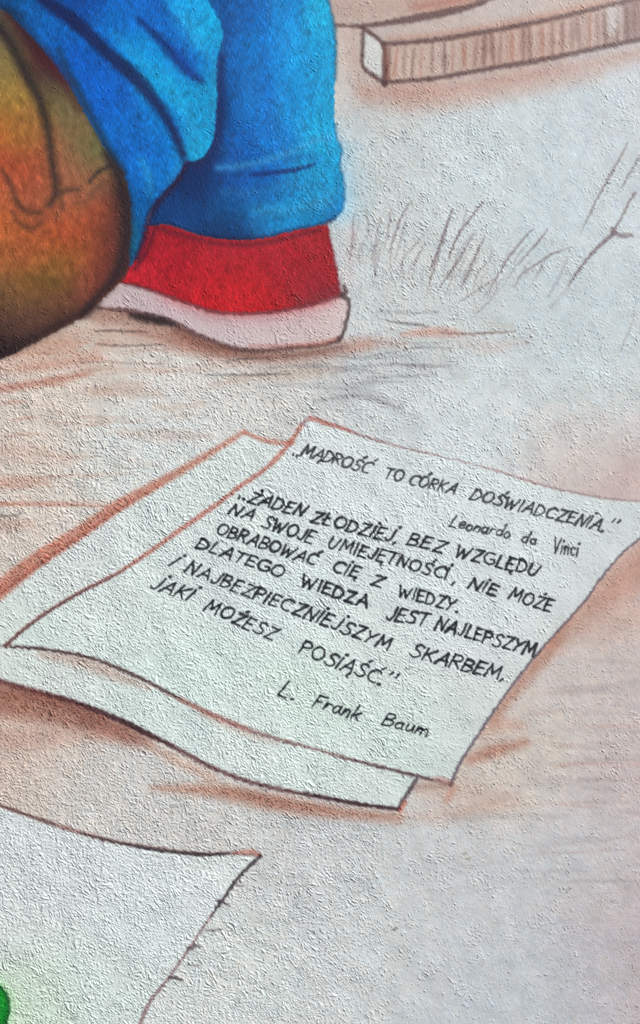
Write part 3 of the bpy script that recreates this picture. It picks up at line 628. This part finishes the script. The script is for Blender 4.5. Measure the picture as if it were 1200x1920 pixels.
def word(txt, a, b, up, rad=2.0, id_=None, gap=.2, al=.96):
    rad *= 1.10
    a = np.array(a, float); b = np.array(b, float); up = np.array(up, float)
    tot = sum(F[c][0] for c in txt) + gap * (len(txt) - 1)
    ex = (b - a) / tot; x = 0.0
    for c in txt:
        wd, st = F[c]
        sc = inkr.uniform(.94, 1.06); oy = inkr.uniform(-.05, .05); lean = inkr.uniform(-.05, .05)
        r = rad * inkr.uniform(.88, 1.12)
        for s_ in st:
            Q = [a + ex * (x + px_ + lean * py_ + inkr.uniform(-.012, .012)) + up * (py_ * sc + oy) for px_, py_ in s_]
            if len(Q) > 2: P_, T = curve(Q, 3.0)
            else: P_, T = np.array(Q), np.array([0., 1.])
            r0 = r * inkr.uniform(.95, 1.2); r1 = r * inkr.uniform(.65, .95)
            if len(Q) == 2 and np.linalg.norm(Q[1] - Q[0]) < 6: r0 = r1 = r * 1.25
            W, D = sdist(P_, T, np.array([r0, (r0 + r1) / 2, r1]), 4, INKU, INKV)
            if D.size == 0: continue
            cov = sst(1.0, -1.0, D)
            g = 1 - .26 * (1 - top[W]) * sst(-.6, .9, samp(tF, U[W] + 31, V[W]))
            blend(W, cov * al * g, INK)
            if id_: setreg(W, cov > .42, id_)
        x += wd + gap
HL = lambda lab: piece('handwritten_line', TOPS, lab)
q = HL('short top line of capitals, first quotation')
word('„', (550,851), (557,854), (11,-26), 1.6, q); word('MĄDROŚĆ', (563,854), (690,888), (12,-20), 2.0, q, .12, .86); word('TO', (720,895), (752,903), (9,-19), 2.0, q, al=.84)
word('CÓRKA', (765,907), (850,927), (11,-18), 2.0, q, al=.84); word('DOŚWIADCZENİA.', (881,936), (1130,996), (11,-19), 2.1, q, .2, al=.84); word('"', (1139,999), (1151,1002), (9,-21), 1.5, q)
q = HL('small joined signature under the first quotation')
word('Leonardo', (842,987), (954,1009), (11,-20), 1.75, q, .14, al=.84); word('da', (977,1016), (1003,1022), (8,-19), 1.75, q, al=.84); word('Vinci', (1036,1035), (1083,1044), (4,-27), 1.75, q, .2, al=.84)
q = HL('first line of the longer quotation, opening with low quote marks')
word('„', (449,931), (457,934), (11,-26), 1.7, q); word('ŻADEN', (463,941), (566,969), (13,-19), 2.2, q); word('ZŁODZİEj,', (582,978), (741,1018), (11,-20), 2.2, q)
word('BEZ', (762,1020), (829,1037), (11,-20), 2.2, q); word('WZGLĘDU', (853,1043), (1006,1081), (8,-21), 2.2, q)
q = HL('second line of the longer quotation, ending near the right edge')
word('NA', (428,963), (471,976), (13,-17), 2.2, q); word('SWOJE', (490,987), (582,1020), (12,-21), 2.2, q); word('UMIEJĘTNOŚCİ', (614,1026), (836,1086), (9,-20), 2.2, q, .19); word(',', (849,1093), (852,1094), (9,-20), 1.8, q)
word('NİE', (878,1101), (928,1118), (9,-19), 2.2, q); word('MOŻE', (953,1122), (1030,1147), (10,-20), 2.2, q)
q = HL('third line of the longer quotation')
word('OBRABOWAĆ', (404,1000), (588,1060), (11,-19), 2.2, q); word('CİĘ', (622,1070), (668,1084), (10,-19), 2.3, q); word('Z', (693,1096), (713,1102), (11,-18), 2.2, q); word('WIEDZY.', (747,1117), (857,1149), (5,-21), 2.2, q)
q = HL('fourth line of the longer quotation')
word('DLATEGO', (368,1026), (527,1083), (12,-18), 2.2, q); word('WIEDZA', (564,1099), (687,1140), (7,-21), 2.5, q); word('JEST', (724,1162), (797,1174), (10,-23), 2.2, q, .16)
word('NAJLEPSZYM', (815,1179), (1000,1231), (9,-22), 2.4, q, .18)
line(pts_("1004,1231 1010,1229 1014,1220"), [1.3], (54,50,60), .8, 1.4, .2)
q = HL('fifth line of the longer quotation, starting with a single dotted letter')
word('İ', (316,1061), (318,1062), (20,-15), 2.2, q); word('NAJBEZPIECZNİEjSZYM', (346,1073), (727,1219), (13,-20), 2.2, q, .2); word('SKARBEM,', (767,1230), (942,1276), (11,-22), 2.3, q, .17)
q = HL('last line of the longer quotation')
word('jAKİ', (279,1103), (350,1127), (18,-19), 2.2, q); word('MOŻESZ', (382,1143), (509,1201), (15,-19), 2.2, q); word('POSİĄŚĆ.', (560,1225), (712,1284), (13,-22), 2.2, q, .17); word('"', (722,1289), (737,1295), (9,-22), 1.9, q)
q = HL('small signature under the longer quotation')
word('L.', (521,1304), (549,1313), (19,-27), 1.9, q, .3); word('Frank', (585,1325), (672,1350), (14,-23), 1.9, q, .16); word('Baum', (716,1358), (800,1381), (13,-22), 1.9, q, .16)

# ------------------------------------------------------------------ surface in space
fw = quat @ Vector((0, 0, -1)); rt = quat @ Vector((1, 0, 0)); up_ = quat @ Vector((0, 1, 0))
ty = 18.0 / LENS; tx = ty * 0.625
a = (U - 600) / 600 * tx; b = (960 - V) / 960 * ty
dx = fw.x + rt.x * a + up_.x * b; dy = fw.y + rt.y * a + up_.y * b; dz = fw.z + rt.z * a + up_.z * b
t = -CAM.y / dy
X = CAM.x + dx * t; Z = CAM.z + dz * t
Y = -H
CO = np.stack([X, Y, Z], -1).astype(np.float32)
gu = np.gradient(CO, axis=1); gv = np.gradient(CO, axis=0)
NRM = np.cross(gv, gu); NRM /= np.linalg.norm(NRM, axis=-1, keepdims=True)
if NRM[NV // 2, NU // 2, 1] > 0: NRM = -NRM
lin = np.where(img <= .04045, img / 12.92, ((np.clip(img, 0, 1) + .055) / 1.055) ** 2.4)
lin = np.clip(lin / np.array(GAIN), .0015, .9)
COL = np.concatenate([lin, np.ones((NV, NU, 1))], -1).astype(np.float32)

# ------------------------------------------------------------------ materials
def paint_material():
    m = bpy.data.materials.new("painted_plaster"); m.use_nodes = True
    n = m.node_tree.nodes; l = m.node_tree.links; p = n['Principled BSDF']
    at = n.new('ShaderNodeAttribute'); at.attribute_name = 'paint'
    geo = n.new('ShaderNodeNewGeometry')
    no = n.new('ShaderNodeTexNoise'); no.inputs['Scale'].default_value = 900; no.inputs['Detail'].default_value = 4
    l.new(geo.outputs['Position'], no.inputs['Vector'])
    mr = n.new('ShaderNodeMapRange'); mr.inputs[3].default_value = .90; mr.inputs[4].default_value = 1.10
    l.new(no.outputs['Fac'], mr.inputs[0])
    mx = n.new('ShaderNodeVectorMath'); mx.operation = 'SCALE'
    l.new(at.outputs['Color'], mx.inputs[0]); l.new(mr.outputs[0], mx.inputs['Scale']); l.new(mx.outputs[0], p.inputs['Base Color'])
    n2 = n.new('ShaderNodeTexNoise'); n2.inputs['Scale'].default_value = 420; n2.inputs['Detail'].default_value = 5; n2.inputs['Roughness'].default_value = .65
    l.new(geo.outputs['Position'], n2.inputs['Vector'])
    bp = n.new('ShaderNodeBump'); bp.inputs['Strength'].default_value = .35; bp.inputs['Distance'].default_value = .0006
    l.new(n2.outputs['Fac'], bp.inputs['Height']); l.new(bp.outputs[0], p.inputs['Normal'])
    p.inputs['Roughness'].default_value = .5; p.inputs['Specular IOR Level'].default_value = .14
    return m
MAT = paint_material()
def masonry_material():
    m = bpy.data.materials.new("wall_render"); m.use_nodes = True
    n = m.node_tree.nodes; l = m.node_tree.links; p = n['Principled BSDF']
    no = n.new('ShaderNodeTexNoise'); no.inputs['Scale'].default_value = 60; no.inputs['Detail'].default_value = 6
    cr = n.new('ShaderNodeValToRGB'); cr.color_ramp.elements[0].color = (.38, .40, .42, 1); cr.color_ramp.elements[1].color = (.55, .57, .60, 1)
    l.new(no.outputs['Fac'], cr.inputs[0]); l.new(cr.outputs[0], p.inputs['Base Color'])
    bp = n.new('ShaderNodeBump'); bp.inputs['Strength'].default_value = .6; bp.inputs['Distance'].default_value = .001
    l.new(no.outputs['Fac'], bp.inputs['Height']); l.new(bp.outputs[0], p.inputs['Normal']); p.inputs['Roughness'].default_value = .8
    return m

# ------------------------------------------------------------------ objects
wall = bpy.data.objects.new("mural_wall", None); S.collection.objects.link(wall)
wall.location = (0, 0, 0)
wall['label'] = "rough white plaster wall painted with a mural of clothes, shoe and written sheets"
wall['category'] = "wall"
def build(name, ids_mask, parent, label, top_level=False):
    J, I = np.nonzero(ids_mask)
    if len(J) == 0: return None
    c0 = J * NU + I
    quads = np.stack([c0, c0 + NU, c0 + NU + 1, c0 + 1], 1)
    used = np.zeros(NU * NV, bool); used[quads.ravel()] = True
    remap = np.cumsum(used) - 1
    q = remap[quads].astype(np.int32)
    vi = np.nonzero(used)[0]
    co = CO.reshape(-1, 3)[vi]
    if top_level:
        mid = (co.min(0) + co.max(0)) / 2; org = Vector((float(mid[0]), 0.0, float(co[:, 2].min())))
    else: org = parent.location.copy()
    me = bpy.data.meshes.new(name)
    me.vertices.add(len(vi)); me.vertices.foreach_set('co', (co - np.array(org, np.float32)).astype(np.float32).ravel())
    me.loops.add(len(q) * 4); me.loops.foreach_set('vertex_index', q.ravel())
    me.polygons.add(len(q)); me.polygons.foreach_set('loop_start', np.arange(0, len(q) * 4, 4, dtype=np.int32))
    me.update(calc_edges=True)
    me.polygons.foreach_set('use_smooth', np.ones(len(q), bool))
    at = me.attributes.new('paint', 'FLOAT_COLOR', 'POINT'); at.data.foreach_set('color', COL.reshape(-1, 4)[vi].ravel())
    me.normals_split_custom_set_from_vertices(NRM.reshape(-1, 3)[vi])
    me.materials.append(MAT)
    o = bpy.data.objects.new(name, me); S.collection.objects.link(o)
    if top_level: o.location = org
    else: o.parent = parent; base_of[o.name] = org
    if label: o['label'] = label
    return o
base_of = {}
cell = reg[:-1, :-1]
build('plaster', cell == 0, wall, None)
made = {}
children = {p for (_, p, _) in PIECES.values() if p}
for i, (name, par, label) in PIECES.items():
    cat, group = CATS[i]
    if cat:
        o = build(name, cell == i, None, label, True)
        if o is None:                                   # a thing made only of its parts: an empty at its foot
            kids = [j for j, v in PIECES.items() if v[1] == i]
            m = np.isin(cell, kids); J, I = np.nonzero(m); xs = X[J, I]; zs = Z[J, I]
            o = bpy.data.objects.new(name, None); S.collection.objects.link(o); o['label'] = label
            o.location = (float((xs.min() + xs.max()) / 2), 0.0, float(zs.min()))
        o['category'] = cat
        if group: o['group'] = group
        made[i] = o
        continue
    parent = made.get(par) or wall
    if parent.parent is not None and parent.parent is not wall:
        pass
    o = build(name, cell == i, parent, label)
    if o is None: print("EMPTY PIECE", i, name); continue
    made[i] = o
# solid wall behind the plaster skin
x0, x1 = X.min() - .0, X.max() + .0; z0, z1 = Z.min(), Z.max()
import bmesh
bm = bmesh.new(); bmesh.ops.create_cube(bm, size=1)
for v in bm.verts: v.co = (x0 - .25 + (x1 - x0 + .5) * (v.co.x + .5), .004 + .22 * (v.co.y + .5), -.0 + (z1 + .25) * (v.co.z + .5) if z0 > 0 else z0 - .1 + (z1 - z0 + .3) * (v.co.z + .5))
bmesh.ops.bevel(bm, geom=bm.edges[:], offset=.004, segments=2, affect='EDGES')
me = bpy.data.meshes.new('masonry_core'); bm.to_mesh(me); bm.free(); me.materials.append(masonry_material())
o = bpy.data.objects.new('masonry_core', me); S.collection.objects.link(o); o.parent = wall
print("lattice", NU, NV, NU * NV, "pieces", len(PIECES))
